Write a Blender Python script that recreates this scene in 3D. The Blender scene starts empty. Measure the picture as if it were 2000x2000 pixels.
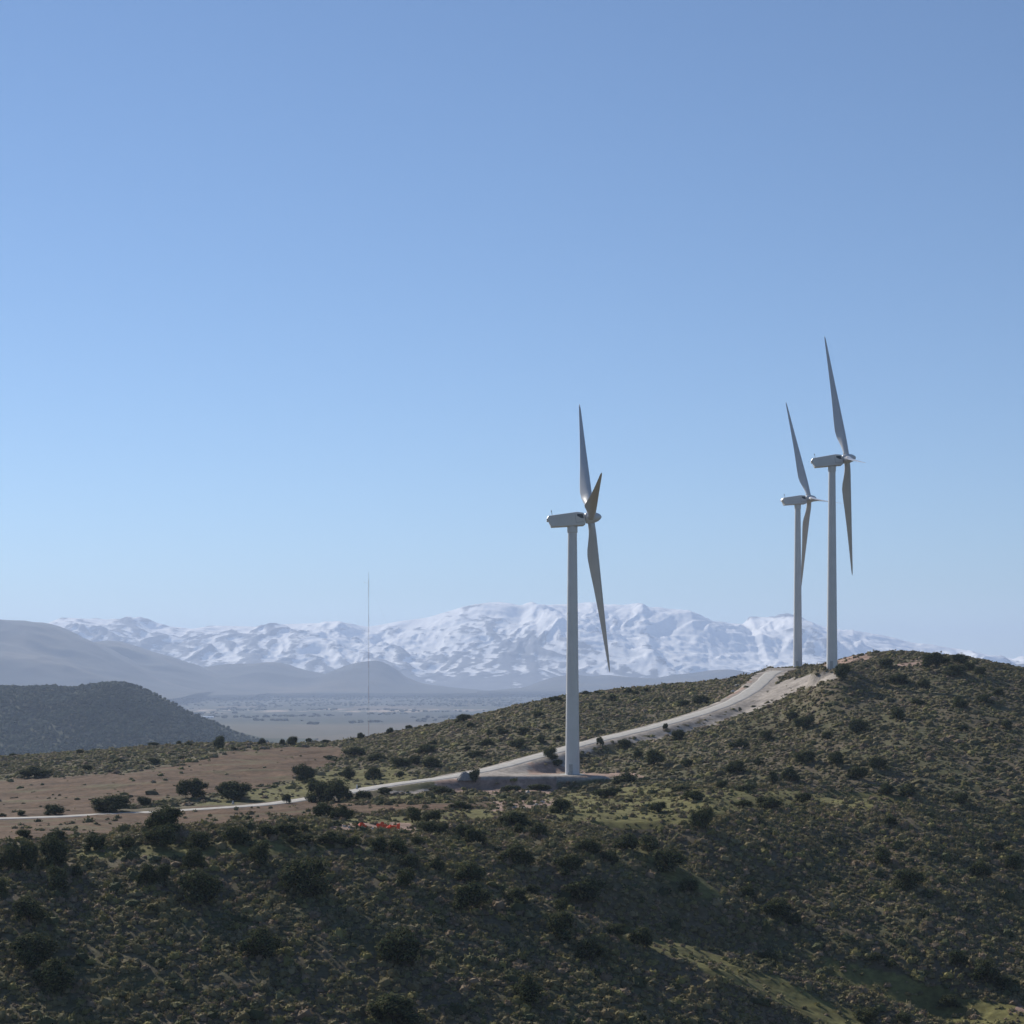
import bpy, math, random
import numpy as np
from mathutils import Matrix, Vector
random.seed(7); rng = np.random.default_rng(11)
SC = bpy.context.scene; C = SC.collection
F = 3732.0; HY = 1345.0          # focal length in photo pixels, eye-level row
R = math.radians
# ------------------------------------------------------------------ camera, sky, sun, exposure
cam = bpy.data.cameras.new('camera'); co = bpy.data.objects.new('camera', cam); C.objects.link(co)
co.location = (0, 0, 0); co.rotation_euler = (R(90), 0, 0)
cam.sensor_width = 36; cam.lens = 36*F/2000; cam.shift_y = (HY-1000)/2000
cam.clip_start = 0.5; cam.clip_end = 120000
SC.camera = co
SUN_AZ = R(38); SUN_EL = R(29.5)     # azimuth to the left of the view direction (+Y)
sd = Vector((-math.sin(SUN_AZ)*math.cos(SUN_EL), math.cos(SUN_AZ)*math.cos(SUN_EL), math.sin(SUN_EL)))
w = bpy.data.worlds.new('World'); SC.world = w; w.use_nodes = True
nt = w.node_tree; nt.nodes.clear()
sky = nt.nodes.new('ShaderNodeTexSky'); sky.sky_type = 'NISHITA'; sky.sun_disc = False
sky.sun_elevation = SUN_EL; sky.sun_rotation = -SUN_AZ
sky.altitude = 1500; sky.air_density = 1.0; sky.dust_density = 0.0; sky.ozone_density = 4.6
bg = nt.nodes.new('ShaderNodeBackground'); bg.inputs[1].default_value = 0.077
wo = nt.nodes.new('ShaderNodeOutputWorld')
nt.links.new(sky.outputs[0], bg.inputs[0]); nt.links.new(bg.outputs[0], wo.inputs[0])
sl = bpy.data.lights.new('sun', 'SUN'); sl.energy = 4.6; sl.angle = R(0.5); sl.color = (1, .93, .82)
so = bpy.data.objects.new('sun', sl); C.objects.link(so)
so.rotation_euler = sd.to_track_quat('Z', 'Y').to_euler()
so.location = (-100, 100, 100)
SC.view_settings.view_transform = 'Standard'; SC.view_settings.look = 'None'
SC.view_settings.gamma = 1; SC.view_settings.exposure = 0.42
SC.render.resolution_x = 1024; SC.render.resolution_y = 1024
SC.cycles.volume_bounces = 2; SC.cycles.max_bounces = 6
SC.cycles.volume_max_steps = 64

# ------------------------------------------------------------------ helpers
def tag(o, label=None, cat=None, group=None, kind=None):
    if label: o['label'] = label
    if cat: o['category'] = cat
    if group: o['group'] = group
    if kind: o['kind'] = kind
    return o
def link(name, me, m=None, parent=None):
    o = bpy.data.objects.new(name, me); C.objects.link(o)
    if m is not None and me is not None: me.materials.append(m)
    if parent: o.parent = parent
    return o
def empty(name, loc=(0, 0, 0), rz=0):
    o = bpy.data.objects.new(name, None); C.objects.link(o); o.location = loc; o.rotation_euler = (0, 0, rz)
    o.empty_display_size = 0.5
    return o
def npmesh(name, V, Fc, smooth=True, col=None):
    """V (n,3), Fc (m,k) numpy -> mesh"""
    V = np.asarray(V, dtype=np.float32); Fc = np.asarray(Fc, dtype=np.int32)
    me = bpy.data.meshes.new(name); m, k = Fc.shape
    me.vertices.add(len(V)); me.vertices.foreach_set('co', V.ravel())
    me.loops.add(m*k); me.loops.foreach_set('vertex_index', Fc.ravel())
    me.polygons.add(m); me.polygons.foreach_set('loop_start', np.arange(0, m*k, k, dtype=np.int32))
    try: me.polygons.foreach_set('loop_total', np.full(m, k, dtype=np.int32))
    except Exception: pass
    me.polygons.foreach_set('use_smooth', np.full(m, smooth, dtype=bool))
    if col is not None:
        a = me.attributes.new('col', 'FLOAT_COLOR', 'POINT')
        cc = np.ones((len(V), 4), dtype=np.float32); cc[:, :3] = col
        a.data.foreach_set('color', cc.ravel())
    me.update(calc_edges=True); me.validate()
    return me
def gridfaces(nr, nc):
    i = np.arange(nr-1)[:, None]*nc + np.arange(nc-1)[None, :]
    return np.stack([i, i+1, i+nc+1, i+nc], -1).reshape(-1, 4)
class MB:
    def __init__(s): s.v = []; s.f = []
    def add(s, vs, fs):
        b = len(s.v); s.v += [tuple(v) for v in vs]; s.f += [tuple(b+i for i in f) for f in fs]; return s
    def box(s, c, d, M=None):
        vs = [Vector((c[0]+sx*d[0]/2, c[1]+sy*d[1]/2, c[2]+sz*d[2]/2)) for sx in (-1, 1) for sy in (-1, 1) for sz in (-1, 1)]
        if M: vs = [M @ v for v in vs]
        return s.add(vs, [(0, 1, 3, 2), (4, 6, 7, 5), (0, 4, 5, 1), (2, 3, 7, 6), (0, 2, 6, 4), (1, 5, 7, 3)])
    def tube(s, a, b, r0, r1=None, n=8):
        a = Vector(a); b = Vector(b); r1 = r0 if r1 is None else r1
        q = (b-a).to_track_quat('Z', 'Y'); vs = []
        for p, r in ((a, r0), (b, r1)):
            for k in range(n):
                t = 2*math.pi*k/n; vs.append(p + q @ Vector((r*math.cos(t), r*math.sin(t), 0)))
        fs = [(k, (k+1) % n, n+(k+1) % n, n+k) for k in range(n)] + [tuple(range(n-1, -1, -1)), tuple(range(n, 2*n))]
        return s.add(vs, fs)
    def lathe(s, prof, n=32, axis='Z'):
        vs = []
        for r, h in prof:
            for k in range(n):
                t = 2*math.pi*k/n
                vs.append((r*math.cos(t), r*math.sin(t), h) if axis == 'Z' else (h, r*math.cos(t), r*math.sin(t)))
        fs = []
        for j in range(len(prof)-1):
            for k in range(n):
                fs.append((j*n+k, j*n+(k+1) % n, (j+1)*n+(k+1) % n, (j+1)*n+k))
        fs += [tuple(range(n-1, -1, -1)), tuple(range((len(prof)-1)*n, len(prof)*n))]
        return s.add(vs, fs)
    def mesh(s, name, smooth=False):
        me = bpy.data.meshes.new(name); me.from_pydata([tuple(v) for v in s.v], [], s.f); me.update()
        for p in me.polygons: p.use_smooth = smooth
        return me
    def build(s, name, m, parent=None, smooth=False, bevel=0, auto=None):
        o = link(name, s.mesh(name, smooth), m, parent)
        if bevel:
            b = o.modifiers.new('bevel', 'BEVEL'); b.width = bevel; b.segments = 3; b.limit_method = 'ANGLE'
        if auto is not None:
            for e in o.data.edges: pass
            o.data.set_sharp_from_angle(angle=R(auto))
        return o
# vectorised gradient noise
def _h(i, j, s):
    n = (i.astype(np.int64)*374761393 + j.astype(np.int64)*668265263 + s*1442695041) & 0xffffffff
    n = ((n ^ (n >> 13))*1274126177) & 0xffffffff
    return (n ^ (n >> 16)) & 0xffffffff
def noise(x, y, s=0):
    xi = np.floor(x); yi = np.floor(y); fx = x-xi; fy = y-yi
    u = fx*fx*fx*(fx*(fx*6-15)+10); v = fy*fy*fy*(fy*(fy*6-15)+10)
    def g(a, b):
        t = _h(xi+a, yi+b, s)/4294967296.0*2*np.pi
        return np.cos(t)*(fx-a)+np.sin(t)*(fy-b)
    return ((g(0, 0)*(1-u)+g(1, 0)*u)*(1-v)+(g(0, 1)*(1-u)+g(1, 1)*u)*v)*1.45
def fbm(x, y, o=4, s=0, gain=.5):
    r = 0; a = 1; t = 0
    for k in range(o):
        r = r+a*noise(x*2**k+k*17.3, y*2**k-k*9.1, s+k); t += a; a *= gain
    return r/t
def ridged(x, y, o=5, s=0, gain=.5):
    r = 0; a = 1; t = 0; wgt = 1
    for k in range(o):
        n = (1-np.abs(noise(x*2**k+k*31.7, y*2**k+k*11.9, s+k)))**2
        r = r+a*n*wgt; wgt = np.clip(n*1.6, 0, 1); t += a; a *= gain
    return r/t
def sm(a, b, x):
    t = np.clip((x-a)/(b-a), 0, 1); return t*t*(3-2*t)
def lerp3(A, B, t): return A*(1-t[..., None]) + np.asarray(B)*t[..., None]
def inpoly(x, y, P):
    r = np.zeros(x.shape, bool); n = len(P)
    for i in range(n):
        x0, y0 = P[i]; x1, y1 = P[(i+1) % n]
        if y0 == y1: continue
        c = ((y0 > y) != (y1 > y)) & (x < (x1-x0)*(y-y0)/(y1-y0)+x0); r ^= c
    return r
def segdist(X, Y, P):
    """distance to polyline P (n,3) and interpolated z"""
    best = np.full(X.shape, 1e9); bz = np.zeros(X.shape)
    for i in range(len(P)-1):
        ax, ay, az = P[i]; bx, by, bz_ = P[i+1]; dx, dy = bx-ax, by-ay
        t = np.clip(((X-ax)*dx+(Y-ay)*dy)/(dx*dx+dy*dy), 0, 1)
        d = np.hypot(X-ax-t*dx, Y-ay-t*dy); m = d < best
        best[m] = d[m]; bz[m] = (az+t*(bz_-az))[m]
    return best, bz
def W(x, s, Y): return ((x-1000)*Y/F, Y, (HY-s)*Y/F)

# ------------------------------------------------------------------ materials
def mat(name):
    m = bpy.data.materials.new(name); m.use_nodes = True
    return m, m.node_tree, m.node_tree.nodes['Principled BSDF']
def plain(name, col, rough=.6, var=.12, scale=3, metal=0, bump=0, spec=None):
    m, t, b = mat(name)
    tc = t.nodes.new('ShaderNodeTexCoord'); n = t.nodes.new('ShaderNodeTexNoise'); n.inputs['Scale'].default_value = scale
    n.inputs['Detail'].default_value = 5
    t.links.new(tc.outputs['Object'], n.inputs['Vector'])
    r = t.nodes.new('ShaderNodeValToRGB'); r.color_ramp.elements[0].position = .3; r.color_ramp.elements[1].position = .7
    r.color_ramp.elements[0].color = (*[c*(1-var) for c in col], 1); r.color_ramp.elements[1].color = (*[min(1, c*(1+var)) for c in col], 1)
    t.links.new(n.outputs['Fac'], r.inputs[0]); t.links.new(r.outputs[0], b.inputs['Base Color'])
    b.inputs['Roughness'].default_value = rough; b.inputs['Metallic'].default_value = metal
    if spec is not None: b.inputs['Specular IOR Level'].default_value = spec
    if bump:
        bp = t.nodes.new('ShaderNodeBump'); bp.inputs['Strength'].default_value = bump; bp.inputs['Distance'].default_value = .1
        t.links.new(n.outputs['Fac'], bp.inputs['Height']); t.links.new(bp.outputs[0], b.inputs['Normal'])
    return m
def attrmat(name, rough=.95, scale=.9, var=.35, bump=.6, bdist=.15, detail=8, spec=.1, translucent=0):
    m, t, b = mat(name)
    a = t.nodes.new('ShaderNodeAttribute'); a.attribute_name = 'col'
    b.inputs['Roughness'].default_value = rough; b.inputs['Specular IOR Level'].default_value = spec
    src = a.outputs['Color']
    if var:
        g = t.nodes.new('ShaderNodeNewGeometry'); n = t.nodes.new('ShaderNodeTexNoise'); n.inputs['Scale'].default_value = scale
        n.inputs['Detail'].default_value = detail; n.inputs['Roughness'].default_value = .65
        t.links.new(g.outputs['Position'], n.inputs['Vector'])
        mr = t.nodes.new('ShaderNodeMapRange'); mr.inputs[1].default_value = .3; mr.inputs[2].default_value = .7
        mr.inputs[3].default_value = 1-var; mr.inputs[4].default_value = 1+var
        t.links.new(n.outputs['Fac'], mr.inputs[0])
        v = t.nodes.new('ShaderNodeVectorMath'); v.operation = 'SCALE'
        t.links.new(a.outputs['Color'], v.inputs[0]); t.links.new(mr.outputs[0], v.inputs['Scale']); src = v.outputs[0]
        if bump:
            bp = t.nodes.new('ShaderNodeBump'); bp.inputs['Strength'].default_value = bump; bp.inputs['Distance'].default_value = bdist
            t.links.new(n.outputs['Fac'], bp.inputs['Height']); t.links.new(bp.outputs[0], b.inputs['Normal'])
    t.links.new(src, b.inputs['Base Color'])
    if translucent:
        tr = t.nodes.new('ShaderNodeBsdfTranslucent'); mx = t.nodes.new('ShaderNodeMixShader'); mx.inputs[0].default_value = translucent
        t.links.new(src, tr.inputs[0]); t.links.new(b.outputs[0], mx.inputs[1]); t.links.new(tr.outputs[0], mx.inputs[2])
        t.links.new(mx.outputs[0], t.nodes['Material Output'].inputs[0])
    return m
M_GROUND = attrmat('ground')
M_SCRUB = attrmat('scrub_leaves', var=0, bump=0, translucent=.15)
M_LEAF = attrmat('bush_leaves', rough=1, var=0, bump=0, spec=.03, translucent=.15)
M_FAR = attrmat('far_hills', scale=.004, var=.25, bump=0)
M_SNOW = attrmat('snow_and_rock', scale=.004, var=.10, bump=0)
M_BARK = plain('bark', (.07, .055, .04), .9, .3, 6)
M_ROAD = plain('gravel_road', (.44, .42, .385), .95, .13, .6, bump=.4, spec=.1)
M_WHITE = plain('turbine_paint', (.55, .55, .55), .45, .05, .35)
M_BLADE = plain('blade_gelcoat', (.50, .50, .51), .3, .05, .25)
M_DARK = plain('dark_opening', (.02, .025, .035), .3, .2)
M_STEEL = plain('grey_steel', (.32, .33, .34), .45, .15, metal=.6)
M_CONC = plain('concrete', (.42, .40, .37), .9, .15, 1.5)
M_RED = plain('red_mast_paint', (.42, .27, .25), .5, .1)
M_MWHITE = plain('white_mast_paint', (.6, .6, .6), .5, .1)
M_ORANGE = plain('orange_netting', (.75, .10, .03), .7, .25, 4)
M_ROCK = plain('pale_rock', (.46, .42, .37), .95, .25, 3, bump=.5)
M_GREYROCK = plain('grey_gravel', (.24, .23, .22), .95, .25, 4, bump=.5)

# ------------------------------------------------------------------ terrain
CP = [  # (x px, y px, distance m)
 (0,2010,245),(0,1850,265),(0,1720,285),(0,1655,305),(0,1625,360),(0,1600,420),(0,1560,500),(0,1512,600),(0,1481,700),
 (-500,2010,245),(-500,1850,265),(-500,1720,285),(-500,1665,305),(-500,1625,360),(-500,1603,420),(-500,1565,500),(-500,1520,600),(-500,1492,700),
 (300,2010,250),(300,1850,270),(300,1720,290),(300,1645,308),(300,1618,360),(300,1588,432),(300,1545,500),(300,1490,610),(300,1459,700),
 (500,2010,252),(500,1850,273),(500,1720,293),(500,1630,310),(500,1604,365),(500,1575,452),(500,1525,530),(500,1475,630),(500,1455,705),
 (700,2010,255),(700,1850,276),(700,1730,296),(700,1650,316),(700,1600,352),(700,1575,420),(700,1560,470),(700,1507,560),(700,1465,650),(700,1446,715),
 (900,2010,258),(900,1860,280),(900,1755,300),(900,1665,325),(900,1605,370),(900,1563,430),(900,1550,490),(900,1478,570),(900,1407,695),
 (1000,1385,700),
 (1118,2010,262),(1118,1880,285),(1118,1790,305),(1118,1700,327),(1118,1620,360),(1118,1578,410),(1118,1552,475),(1118,1545,495),
 (1118,1410,620),(1118,1362,710),
 (1250,2010,268),(1250,1910,286),(1250,1835,308),(1250,1720,332),(1250,1620,365),(1250,1573,410),(1250,1522,490),(1250,1470,550),(1250,1395,650),(1250,1348,720),
 (1400,2010,278),(1400,1930,292),(1400,1868,312),(1400,1720,342),(1400,1620,370),(1400,1556,402),(1400,1520,480),(1400,1455,550),(1400,1415,612),(1400,1362,690),(1400,1333,740),
 (1450,1326,745),
 (1550,2010,290),(1550,1925,306),(1550,1840,322),(1550,1700,355),(1550,1610,385),(1550,1550,422),(1550,1530,450),(1550,1470,510),(1550,1400,590),(1540,1350,660),
 (1700,2010,297),(1700,1950,306),(1700,1830,332),(1700,1700,364),(1700,1600,396),(1700,1556,424),(1700,1551,446),(1700,1490,480),(1700,1400,555),(1700,1340,605),(1700,1300,650),(1705,1277,705),
 (1850,2010,300),(1850,1900,322),(1850,1750,357),(1850,1620,397),(1850,1590,410),(1850,1588,432),(1850,1500,478),(1850,1400,550),(1850,1335,605),(1850,1297,645),
 (2000,2010,302),(2000,1880,332),(2000,1750,368),(2000,1665,398),(2000,1655,420),(2000,1540,465),(2000,1440,530),(2000,1370,585),(2000,1333,625),
 (1930,1308,640),
 (1505,1314,745),(1558,1309,745),(1558,1306,790),(1500,1500,485),(1580,1340,640),
 (1650,1290,690),(1610,1304,700),(1625,1326,605),(1625,1313,625),
 (2500,2010,302),(2500,1880,332),(2500,1750,368),(2500,1665,398),(2500,1560,465),(2500,1480,530),(2500,1430,585),(2500,1400,640),
]
cx = np.array([c[0] for c in CP], float); cs = np.array([c[1] for c in CP], float); cY = np.array([c[2] for c in CP], float)
cz = (HY-cs)*cY/F
for x in (-500, 0, 300, 600, 900, 1100, 1300, 1500, 1620, 1750, 1900, 2100, 2500):
    zr = np.interp(x, [-500, 0, 300, 600, 900, 1200, 1400, 1550, 1750, 1900, 2500], [-27, -25, -22, -21, -12, -2, 2, 6, 11, 5, -10])
    for Y, z in ((850, zr-9), (1000, -50), (1250, -100), (1600, -118), (2300, -120)):
        cx = np.append(cx, x); cY = np.append(cY, Y); cz = np.append(cz, z)
def P2(x, Y): return np.stack([x/130.0, 10*np.log(Y)], -1)
ctr = P2(cx, cY); nC = len(ctr)
KC = .35
K = np.sqrt(((ctr[:, None]-ctr[None])**2).sum(-1)+KC**2)
A = np.zeros((nC+1, nC+1)); A[:nC, :nC] = K + np.eye(nC)*-1e-3; A[:nC, nC] = 1; A[nC, :nC] = 1
coef = np.linalg.solve(A, np.append(cz, 0))
def rbf(x, Y):
    p = P2(x, Y); sh = p.shape[:-1]; p = p.reshape(-1, 2); out = np.empty(len(p))
    for i in range(0, len(p), 60000):
        q = p[i:i+60000]
        d = np.sqrt((q[:, None, 0]-ctr[None, :, 0])**2+(q[:, None, 1]-ctr[None, :, 1])**2+KC**2)
        out[i:i+60000] = d @ coef[:nC]+coef[nC]
    return out.reshape(sh)
ROAD = [(-500,1606,398),(0,1599,418),(200,1591,430),(340,1584,440),(500,1573,455),(590,1562,466),(695,1545,482),(740,1537,489),
        (800,1528,497),(870,1519,507),(920,1510,517),(980,1497,527),(1070,1472,547),(1118,1459,557),(1180,1443,571),(1260,1424,592),
        (1350,1399,622),(1420,1375,650),(1465,1351,682),(1490,1331,710),(1507,1315,740),(1528,1309,762)]
rp = np.array([W(*p) for p in ROAD])
def catmull(P, n=8):
    P = np.vstack([2*P[0]-P[1], P, 2*P[-1]-P[-2]]); out = []
    for i in range(1, len(P)-2):
        for t in np.linspace(0, 1, n, endpoint=False):
            a, b, c, d = P[i-1], P[i], P[i+1], P[i+2]
            out.append(.5*((2*b)+(c-a)*t+(2*a-5*b+4*c-d)*t*t+(3*b-a-3*c+d)*t**3))
    out.append(P[-2]); return np.array(out)
rc = catmull(rp, 6)
Yr = np.concatenate([np.arange(-80, 60, 7.0), np.arange(60, 235, 5.0), np.arange(235, 480, .62), np.arange(480, 790, .8),
                     np.arange(790, 1000, 5), np.arange(1000, 2000, 12)])
yy = np.arange(HY+F*118/2000, 1351, -.7); 
zv = lambda Y: np.interp(Y, [0, 6000, 10000, 15000, 20000, 40000], [-120, -120, -112, -48, 0, 20])
Yf = [2012.0]
while Yf[-1] < 24000: Yf.append(Yf[-1]*1.0085)
Yr = np.concatenate([Yr, Yf])
Xc = np.concatenate([np.arange(-700, -20, 10), np.arange(-20, 2020, 3.6), np.arange(2020, 2700, 10)]).astype(float)
GX, GY = np.meshgrid(Xc, Yr)
WX = (GX-1000)*np.maximum(GY, 60)/F; WY = GY.copy()
Ye = np.clip(GY, 235, 2300)
Z = rbf(GX, Ye)
zn = np.interp(GY, [-80, 0, 12, 60, 120, 180, 235], [3, -1.75, -4.5, -22, -42, -50, -47])
t = sm(150, 240, GY); Z = np.where(GY < 240, zn*(1-t)+Z*t, Z)
t = sm(1500, 2300, GY); Z = Z*(1-t)+(zv(GY)+fbm(WX/700, WY/700, 3, 5)*5*sm(2500, 4000, GY)*(1-sm(9000, 14000, GY)))*t
near = 1-sm(1300, 1800, GY)
Z += near*(fbm(WX/14, WY/14, 4, 3)*.75 + fbm(WX/2.2, WY/2.2, 2, 9)*.13) + near*fbm(WX/45, WY/45, 2, 4)*1.0
# spoil mound crest roughness, gullies on the right-hand slope
gul = sm(1350, 1500, GX)*sm(300, 340, GY)*(1-sm(560, 620, GY))
Z -= gul*1.3*np.clip(1-np.abs(fbm((WX*.8+WY*.35)/34, (WY-WX)/120, 2, 21))*2.2, 0, 1)
# ravines between the spurs, and the lit edges beside them
def carve(P, dep, wid):
    global Z
    Q = np.array([((x-1000)*y/F, y, 0) for x, y in P]); m = (GY > 280) & (GY < 480)
    d, _ = segdist(WX[m], WY[m], Q); Z[m] -= dep*np.exp(-(d/wid)**2)
carve([(1120, 318), (1230, 322), (1360, 326), (1480, 326), (1620, 322), (1820, 316)], 4.2, 9)
carve([(1090, 303), (1230, 300), (1360, 298), (1500, 295), (1680, 292)], -1.6, 6)
carve([(1690, 440), (1790, 434), (1880, 424), (2000, 412), (2200, 400)], 4.0, 9)
carve([(1260, 366), (1370, 356), (1470, 346), (1560, 338)], 3.2, 8)
carve([(1560, 352), (1620, 366), (1680, 384)], 1.8, 8)
# road bench, turbine pads
msk = (GY > 360) & (GY < 800)
rd = np.full(GX.shape, 99.); rz = np.zeros(GX.shape)
d, zz = segdist(WX[msk], WY[msk], rc); rd[msk] = d; rz[msk] = zz
def disc(X0, Y0, z0, r, b):
    global Z
    d = np.hypot(WX-X0, WY-Y0); k = 1-sm(r, r+b, d); Z = Z*(1-k)+z0*k
T1 = W(1118, 1513, 510); T2 = W(1625, 1308, 625); T3 = W(1558, 1305, 768)
PAD = [(-13, 503.5), (28, 502.8), (31, 511), (20, 516), (8, 519), (-4, 521), (-12, 520)]
pin = inpoly(WX, WY, PAD) & msk
pd, _ = segdist(WX[msk], WY[msk], np.array([(a, b, 0) for a, b in PAD+PAD[:1]], float))
pdist = np.full(GX.shape, 99.); pdist[msk] = pd; pdist[pin] = 0
kp = 1-sm(.2, np.where(WY > 512, 15.0, 4.0), pdist); Z = Z*(1-kp)+T1[2]*kp
k = 1-sm(3.6, 11, rd); Z = Z*(1-k)+rz*k
disc(T2[0], T2[1], T2[2], 5, 5); disc(T3[0], T3[1], T3[2], 11, 6)
SX = 1000+F*WX/np.maximum(WY, 1); SY = HY-F*Z/np.maximum(WY, 1)
# ---- what grows or lies where (world-fixed albedo zones)
Vx = SX+fbm(WX/6, WY/6, 3, 31)*26; Vs = SY+fbm(WX/7, WY/7, 4, 32)*9
hid = (GY < 240) | (GY > 790)
n1 = fbm(WX/30, WY/30, 4, 41); n2 = fbm(WX/7, WY/7, 3, 42); n3 = fbm(WX/2.0, WY/2.0, 2, 43)
col = np.zeros(GX.shape+(3,)); col[:] = (.125, .102, .066)
col = lerp3(col, (.095, .094, .046), sm(-.35, .45, n1+n2*.6))
FIELD1 = [(-700,1535),(0,1524),(250,1508),(380,1488),(450,1468),(520,1460),(660,1458),(690,1470),(620,1500),(540,1532),(440,1548),(330,1562),(200,1584),(150,1600),(0,1606),(-700,1614)]
FIELD2 = [(-700,1606),(0,1598),(200,1589),(350,1580),(560,1563),(640,1566),(700,1572),(900,1567),(1090,1561),(1010,1573),(850,1583),(700,1591),(600,1598),(560,1604),(400,1612),(260,1622),(140,1634),(0,1640),(-700,1650)]
GREENS = [[(1060,1556),(1240,1535),(1330,1540),(1480,1545),(1700,1548),(1790,1560),(1700,1575),(1500,1570),(1380,1600),(1250,1625),(1150,1610),(1060,1590)],
          [(1130,1775),(1300,1830),(1500,1905),(1660,1970),(1760,2020),(1640,2020),(1500,1950),(1330,1880),(1200,1830)],
          [(1560,1860),(1750,1900),(1900,1950),(2000,1970),(2100,1990),(2100,2015),(1850,2000),(1650,1920)],
          [(1230,1630),(1330,1690),(1420,1750),(1390,1760),(1280,1700),(1200,1640)],
          [(480,1548),(560,1530),(640,1505),(760,1498),(820,1520),(690,1545),(560,1562),(360,1576)],
          [(130,1660),(300,1650),(520,1640),(700,1655),(560,1668),(330,1672),(140,1680)],
          [(780,1552),(900,1552),(1060,1552),(980,1562),(640,1572)],[(640,1600),(800,1590),(1000,1578),(960,1600),(820,1612),(660,1612)]]
zone = np.zeros(GX.shape, int)
for P in GREENS:
    m = inpoly(Vx, Vs, P) & ~hid; zone[m] = 1
m = (inpoly(Vx, Vs, FIELD1) | inpoly(Vx, Vs, FIELD2)) & ~hid; zone[m] = 2
GRAVEL = [[(905,1508),(1000,1490),(1110,1468),(1110,1512),(1240,1516),(1240,1522),(905,1521)],
          [(1200,1452),(1290,1432),(1400,1400),(1480,1362),(1530,1325),(1640,1312),(1632,1325),(1570,1345),(1480,1385),(1400,1413),(1300,1440),(1230,1455)],
          [(760,1548),(840,1541),(845,1546),(760,1553)]]
for P in GRAVEL:
    m = inpoly(Vx, Vs, P) & ~hid; zone[m] = 3
REDS = [[(655,1608),(800,1606),(815,1622),(650,1622)],[(970,1568),(1090,1560),(1075,1574),(1000,1586),(960,1584)],[(850,1520),(930,1520),(1080,1518),(1090,1549),(900,1549),(850,1540)],[(1425,1355),(1470,1332),(1490,1316),(1500,1316),(1480,1345),(1430,1372)],
        [(1590,1304),(1640,1283),(1700,1276),(1700,1290),(1640,1300)],[(1750,1296),(1800,1288),(1800,1300),(1760,1304)],
        [(1040,1490),(1080,1488),(1110,1512),(1030,1512)],[(1140,1506),(1250,1512),(1250,1518),(1140,1516)],[(1960,1972),(1990,1964),(2010,1970),(1995,1978)]]
for P in REDS:
    m = inpoly(Vx, Vs, P) & ~hid; zone[m] = 4
zone[(rd < 6.5+n2*3) & (zone < 3) & (GX > 850)] = 3
zone[(rd < 3.9) & (GX > 640)] = 3
nn = (n2*.5+n3*.35)[..., None]
ZC = {1: (.128, .120, .045), 2: (.102, .062, .037), 3: (.315, .28, .245), 4: (.30, .21, .165)}
for z_, c_ in ZC.items():
    m = zone == z_; col[m] = (np.array(c_)*(1+nn*1.0))[m]
m = (zone == 2); stripe = (np.sin((WY*.9+WX*.25)*2*np.pi/3.1)*.08+fbm(WX/18, WY/11, 4, 45)*.45+fbm(WX/1.1, WY/1.1, 2, 46)*.35)[..., None]; col[m] = (col*(1+stripe))[m]
k_ = sm(.05, .5, fbm(WX/24, WY/13, 4, 47))[..., None]*.75; col[m] = (col*(1-k_)+np.array((.115, .105, .055))*k_)[m]
# pale stones exposed between the scrub
st = sm(.38, .6, fbm(WX/1.3, WY/1.3, 2, 51)+n1*.25); col = np.where((zone == 0)[..., None], lerp3(col, (.30, .26, .21), st*.35), col)
# valley fields
fw = WX+fbm(WX/900, WY/900, 3, 61)*350; fh = WY+fbm(WX/900, WY/900, 3, 62)*500
ci = np.floor(fw/330+.35*np.sin(fh/900)); cj = np.floor(fh/620)
hv = _h(ci, cj, 77)/4294967296.0; hb = _h(ci, cj, 78)/4294967296.0
pal = np.array([(.12, .10, .07), (.09, .08, .06), (.045, .055, .035), (.055, .062, .04), (.16, .125, .09), (.04, .048, .032), (.07, .072, .045)])
fc = pal[(hv*6.999).astype(int)]*(.8+.4*hb[..., None])
bei = sm(4200, 4600, GY)*(1-sm(6000, 6900, GY+fbm(WX/500, WY/500, 2, 63)*900)); fc = lerp3(fc, (.150, .130, .088), bei*.75)
grn = sm(6400, 7000, GY)*(1-sm(9000, 9600, GY)); fc = lerp3(fc, (.038, .048, .036), grn*.75)
tan = sm(9300, 9450, GY+fbm(WX/300, WY/900, 2, 65)*500)*(1-sm(10000, 10300, GY+fbm(WX/200, WY/900, 2, 66)*500))*sm(-.02, .12, fbm(WX/190, WY/900, 4, 64, .7)); fc = lerp3(fc, (.42, .33, .25), tan)
drk = sm(10700, 11000, GY)*(1-sm(14000, 16000, GY)); fc = lerp3(fc, (.045, .05, .04), drk*.7)
t = sm(900, 1600, GY)[..., None]; col = col*(1-t)+fc*.82*t
col = np.clip(col, .01, .8)
V = np.stack([WX, WY, Z], -1).reshape(-1, 3)
g = link('ground', npmesh('ground', V, gridfaces(*GX.shape), True, col.reshape(-1, 3)), M_GROUND); tag(g, kind='structure')
def sample(arr, X, Y):
    X = np.asarray(X, float); Y = np.asarray(Y, float)
    x = 1000+F*X/np.maximum(Y, 60)
    fi = np.interp(Y, Yr, np.arange(len(Yr))); fj = np.interp(x, Xc, np.arange(len(Xc)))
    i = np.clip(fi.astype(int), 0, len(Yr)-2); j = np.clip(fj.astype(int), 0, len(Xc)-2); a = fi-i; b = fj-j
    return arr[i, j]*(1-a)*(1-b)+arr[i+1, j]*a*(1-b)+arr[i, j+1]*(1-a)*b+arr[i+1, j+1]*a*b
def near_idx(arr, X, Y):
    x = 1000+F*np.asarray(X)/np.maximum(Y, 60)
    i = np.clip(np.round(np.interp(Y, Yr, np.arange(len(Yr)))).astype(int), 0, len(Yr)-1)
    j = np.clip(np.round(np.interp(x, Xc, np.arange(len(Xc)))).astype(int), 0, len(Xc)-1)
    return arr[i, j]
YS = np.arange(240, 800, .5)
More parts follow.
